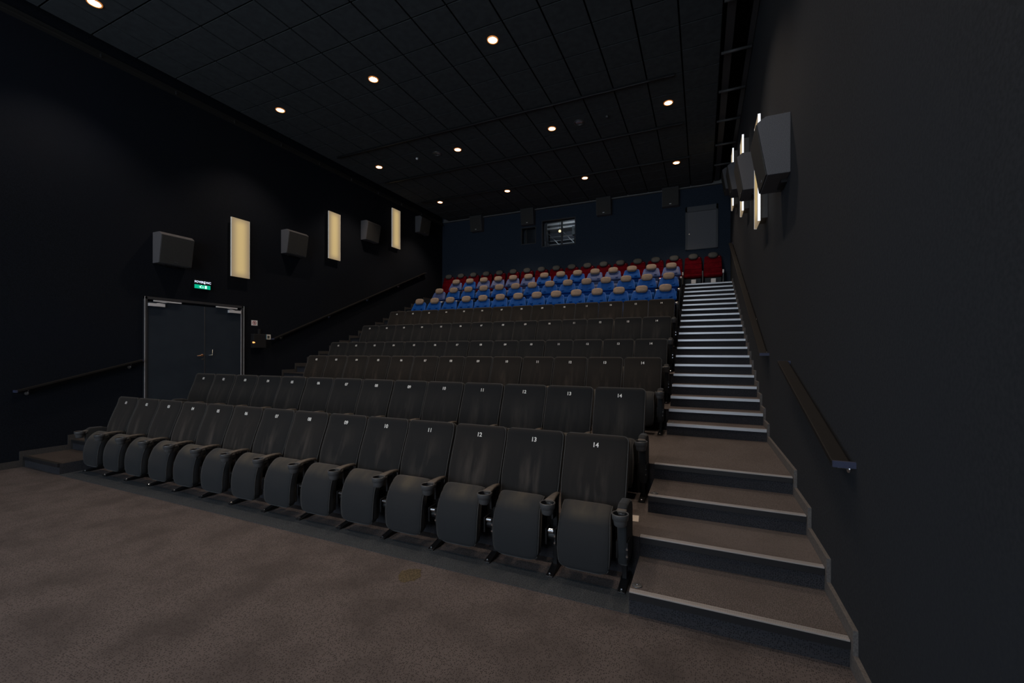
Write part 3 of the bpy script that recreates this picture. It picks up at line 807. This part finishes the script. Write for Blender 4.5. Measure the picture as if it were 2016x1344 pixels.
# ------------------------------------------------------------------ double door in the left wall
CLOSER = mat('silver_paint', (.72, .72, .74), .5)
D = empty('door_1', (XLW, 5.685, LV(4))); D['kind'] = 'structure'
y0, y1, zt = 4.695 - 5.685, 6.675 - 5.685, 2.935 - LV(4)
bm = bmesh.new()
box(bm, 0, .05, y0, y0 + .05, 0, zt); box(bm, 0, .05, y1 - .05, y1, 0, zt); box(bm, 0, .05, y0, y1, zt - .05, zt)
link('door_frame', bm, DARKFR, D, bev=.003)
bm = bmesh.new(); box(bm, .05, .054, y0, y0 + .007, 0, zt); box(bm, .05, .054, y1 - .007, y1, 0, zt); box(bm, .045, .050, y1 - .075, y1 - .066, 0, zt - .09)
link('frame_edge', bm, CLOSER, D)
ym = 5.805 - 5.685
for nm, a, b in (('l', y0 + .052, ym - .004), ('r', ym + .004, y1 - .052)):
    lf = link('door_leaf', B(.0, .035, a, b, .008, zt - .095), DOORM, D, bev=.003)
    # closer on top corner with arm and slide rail
    if nm == 'l': ca, cb, ra, rb = 4.755 - 5.685, 5.03 - 5.685, 4.84 - 5.685, 5.33 - 5.685
    else: ca, cb, ra, rb = 6.30 - 5.685, 6.585 - 5.685, 6.03 - 5.685, 6.50 - 5.685
    cl = link('door_closer', B(.035, .085, ca, cb, zt - .185, zt - .125), CLOSER, D, bev=.004)
    bm = bmesh.new(); box(bm, .05, .075, ra, rb, zt - .088, zt - .062); tube(bm, [(.06, (ca + cb) / 2, zt - .125), (.06, (ra + rb) / 2, zt - .085)], .007, n=8)
    link('closer_arm', bm, CLOSER, D)
link('door_edge', B(.035, .041, ym - .010, ym + .004, .01, zt - .10), STEEL, D)
bm = bmesh.new(); tube(bm, [(.035, .09 + ym, 1.772 - LV(4)), (.08, .09 + ym, 1.775 - LV(4)), (.08, .135 + ym, 1.785 - LV(4)), (.08, .137 + ym, 1.90 - LV(4))], .010, n=8)
link('pull_handle', bm, CHROME, D, smooth=True)
bm = bmesh.new(); tube(bm, [(.035, -.05 + ym, 1.775 - LV(4)), (.08, -.05 + ym, 1.775 - LV(4)), (.08, -.17 + ym, 1.765 - LV(4))], .011, n=8); lathe(bm, [(.025, 0), (.025, .008)], (.034, ym - .05, 1.775 - LV(4)), axis=0, n=16)
link('lever_handle', bm, mat('brass', (.50, .28, .16), .3, 1.0), D, smooth=True)
bm = bmesh.new(); lathe(bm, [(.024, 0), (.022, .012)], (.034, ym - .045, 1.69 - LV(4)), axis=0, n=16); link('lock', bm, CHROME, D)

# exit sign above the door
S = empty('exit_sign', (XLW, 5.745, 3.212)); tag(S, 'lit exit sign reading FOYER and WC with green strip above the double door', 'exit sign')
link('sign_box', B(0, .06, -.165, .165, 0, .205), BLACKM, S, bev=.004)
GREEN = mat('green_lit', (0, .3, .15), .5, emit=(.0, .30, .17), estr=.8)
GWH = mat('sign_white_lit', (.7, .9, .8), .5, emit=(.45, 1.0, .68), estr=.9)
BWH = mat('sign_letter_lit', (.8, .8, .9), .5, emit=(.72, .78, 1.0), estr=.8)
link('green_strip', B(.060, .063, -.160, .160, .006, .088), GREEN, S)
def wall_text(txt, size, y, z, m_, parent, x=.0645, name='lettering'):
    me = text_mesh(txt, size, .0008, .01); me.materials.append(m_)
    o = bpy.data.objects.new(name, me); COL.objects.link(o); o.parent = parent
    o.rotation_euler = (PI / 2, 0, PI / 2); o.location = (x, y, z); return o
wall_text('FOYER', .062, -.068, .145, BWH, S); wall_text('WC', .062, .120, .145, BWH, S)
bm = bmesh.new(); prism(bm, [(.035, .175), (.051, .175), (.051, .135), (.062, .135), (.043, .108), (.024, .135), (.035, .135)], 0, .063, .065); link('arrow', bm, BWH, S)
bm = bmesh.new()
prism(bm, [(-.055, .058), (-.035, .068), (-.025, .060), (-.035, .050), (-.030, .036), (-.020, .020), (-.028, .016), (-.042, .034), (-.060, .026), (-.064, .034), (-.048, .042), (-.05, .054), (-.072, .05), (-.070, .056)], 0, .063, .0655)
lathe(bm, [(.0075, .063), (.0075, .0655)], (0, -.022, .075), axis=0, n=12)
prism(bm, [(.004, .066), (.012, .066), (.012, .036), (.020, .036), (.008, .016), (-.004, .036), (.004, .036)], 0, .063, .0655)
prism(bm, [(.045, .014), (.085, .014), (.085, .078), (.045, .078)], 0, .063, .0655)
link('running_person', bm, GWH, S)

# notices and box beside the door
S = empty('wall_notice', (XLW, 6.965, 2.56)); tag(S, 'small white prohibition notice with red ring beside the double door', 'sign')
link('plate', B(0, .004, -.078, .078, -.063, .063), mat('notice_white', (.95, .92, .92), .6), S)
bm = bmesh.new(); lathe(bm, [(.046, .0041), (.046, .0055), (.036, .0055), (.036, .0041)], (0, 0, 0), axis=0, n=28, closed=False); prism(bm, [(-.030, .024), (-.024, .030), (.030, -.024), (.024, -.030)], 0, .0041, .0055)
link('red_ring', bm, mat('notice_red', (.55, .03, .05), .6), S)
link('pictogram', B(.0041, .005, -.010, .010, -.022, .022), DARKFR, S)
S = empty('wall_box', (XLW, 7.03, 1.95)); tag(S, 'black box with small orange light on the left wall beside the door', 'box')
link('case', B(0, .12, -.16, .16, 0, .34), mat('matt_black', (.004, .004, .005), .8), S, bev=.01)
link('spout', B(0, .06, .01, .06, .34, .46), bpy.data.materials['matt_black'], S, bev=.01)
bm = bmesh.new(); lathe(bm, [(.012, 0), (.012, .006)], (.119, -.145, .13), axis=0, n=12); box(bm, .08, .126, -.166, -.155, .115, .15); link('indicator_light', bm, mat('orange_lit', (.8, .3, .1), .5, emit=(1, .35, .10), estr=1.2), S)
S = empty('wall_sticker', (XLW, 7.325, 2.23)); tag(S, 'small white and blue sticker on the left wall at the handrail end', 'sticker')
link('plate', B(0, .003, -.04, .07, -.062, .062), mat('sticker_white', (.95, .93, .85), .6), S)
link('blue_part', B(0, .0031, -.075, -.041, -.062, .062), mat('sticker_blue', (.05, .40, .75), .6), S)
link('pictogram', B(.003, .0036, -.018, .040, -.038, .030), mat('sticker_dark', (.10, .12, .12), .6), S)

# ------------------------------------------------------------------ hatch door in the back wall
D = empty('door_2', (-.022, YB, 5.225)); D['kind'] = 'structure'
hw, hh = .485, 1.41
bm = bmesh.new(); box(bm, -hw, -hw + .055, -.05, 0, 0, hh); box(bm, hw - .055, hw, -.05, 0, 0, hh); box(bm, -hw, hw, -.05, 0, hh - .17, hh); box(bm, -hw, hw, -.05, 0, 0, .025)
link('door_frame', bm, mat('frame_grey_blue', (.07, .078, .09), .6), D, bev=.004)
lf = link('door_leaf', B(-hw + .058, hw - .058, -.03, 0, .027, hh - .175), DOORG, D)
bm = bmesh.new(); box(bm, -.385, -.355, -.045, -.03, .50, .545); tube(bm, [(-.37, -.03, .585), (-.37, -.06, .585), (-.34, -.06, .60)], .008, n=8)
link('door_handle', bm, CHROME, D)

# ------------------------------------------------------------------ projection booth
bm = bmesh.new()
yb0, yb1 = YB + .35, YB + 2.6
box(bm, -7.2, -3.4, yb1, yb1 + .1, 5.0, 7.9); box(bm, -7.3, -7.2, yb0, yb1, 5.0, 7.9); box(bm, -3.4, -3.3, yb0, yb1, 5.0, 7.9)
box(bm, -7.3, -3.3, yb0, yb1, 4.9, 5.0); box(bm, -7.3, -3.3, yb0, yb1, 7.8, 7.9)
struct(link('wall_booth', bm, BOOTH))
for k, Wn in enumerate((W1, W2)):
    Wd = empty('window_%d' % (k + 1), ((Wn[0] + Wn[1]) / 2, YB, (Wn[2] + Wn[3]) / 2)); Wd['kind'] = 'structure'
    a, b, c, d = -(Wn[1] - Wn[0]) / 2, (Wn[1] - Wn[0]) / 2, -(Wn[3] - Wn[2]) / 2, (Wn[3] - Wn[2]) / 2
    bm = bmesh.new(); t = .028
    for (p, q, r, s) in ((a, a + t, c, d), (b - t, b, c, d), (a, b, c, c + t), (a, b, d - t, d)): box(bm, p, q, -.012, .10, r, s)
    if k == 1: box(bm, .02, .075, .26, .32, c, d)
    box(bm, a + .08, a + .11, .26, .32, c, d); box(bm, a, b, .26, .32, c, c + .03)
    link('window_frame', bm, DARKFR, Wd)
    link('pane', B(a + t, b - t, .285, .291, c + .02, d - .02), GLASS, Wd)
# steel racking seen inside
root = empty('steel_rack', (-4.8, YB + 1.5, 5.0)); tag(root, 'bright steel racking with diagonal braces inside the larger booth window', 'rack')
WST = mat('bright_steel', (.75, .77, .78), .4, .3)
for z in (.95, 1.10, 1.28, 1.42, 1.58): link('shelf_bar', B(-1.0, 1.1, 0, .05, z, z + .022), WST, root)
for z in (1.86, 2.02, 2.14): link('shelf', B(-1.0, 1.2, -.2, .35, z, z + .07), WST, root)
for x in (-.55, .1, .75):
    bm = bmesh.new(); tube(bm, [(x - .45, -.02, 1.75), (x + .35, -.02, .9)], .012, n=6); link('brace', bm, WST, root)
for x in (-1.0, 0.55, 1.2): link('post', B(x, x + .05, 0, .05, 0, 2.7), DARKFR, root)
def projector(x, y, z, lab, sc=1.0):
    root = empty('projector', (x, y, z)); tag(root, lab, 'projector')
    link('body', B(-.22 * sc, .22 * sc, -.1, .5, 0, .34 * sc), BOOTH if sc < .9 else mat('projector_grey', (.5, .5, .48), .4), root, bev=.02)
    bm = bmesh.new(); lathe(bm, [(.10 * sc, -.10), (.11 * sc, -.22), (.085 * sc, -.24), (.08 * sc, -.20), (.0, -.19)], (0, 0, .18 * sc), axis=1, n=24, closed=False); link('lens', bm, STEEL, root, smooth=True)
    bm = bmesh.new(); box(bm, -.16 * sc, .16 * sc, .0, .4, -.9, 0); link('pedestal', bm, DARKFR, root)
projector(-4.30, YB + .62, 6.33, 'grey film projector at the right edge of the larger booth window')
projector(-5.85, YB + .75, 5.98, 'dark round-lensed projector in the smaller booth window', .8)
root = empty('booth_lamp', (-5.15, YB + 1.0, 6.66)); tag(root, 'small warm glowing lamp inside the larger booth window', 'lamp')
bm = bmesh.new(); bmesh.ops.create_uvsphere(bm, u_segments=16, v_segments=10, radius=.05); link('bulb', bm, mat('booth_bulb', (1, .8, .6), .5, emit=(1, .62, .30), estr=1.3), root, smooth=True)
link('cord', B(-.006, .006, -.006, .006, .04, 1.08), DARKFR, root)
root = empty('booth_tube_light', (-4.6, YB + .9, 7.75)); tag(root, 'white fluorescent tube light on the booth ceiling behind the windows', 'ceiling light')
link('tube', B(-.5, .5, -.06, .06, -.05, .04), mat('tube_lit', (1, 1, 1), .5, emit=(.92, .97, 1), estr=9.0), root)

# ------------------------------------------------------------------ cinema screen behind the camera, unseen, glowing as added front light
root = empty('unseen_cinema_screen', (-4.6, YF + .05, .9)); tag(root, 'large unseen cinema screen on the front wall, its cool glow added to light the seats', 'screen')
link('unseen_screen_cloth', B(-4.5, 4.5, 0, .02, .0, 5.4), mat('screen_fill_glow', (.8, .8, .8), .9, emit=SCREEN_FILL_COL, estr=SCREEN_FILL_E), root)
bm = bmesh.new(); box(bm, -4.6, 4.6, -.02, .05, -.1, 0); box(bm, -4.6, 4.6, -.02, .05, 5.4, 5.5); box(bm, -4.6, -4.5, -.02, .05, -.1, 5.5); box(bm, 4.5, 4.6, -.02, .05, -.1, 5.5)
link('unseen_screen_frame', bm, BLACKM, root)
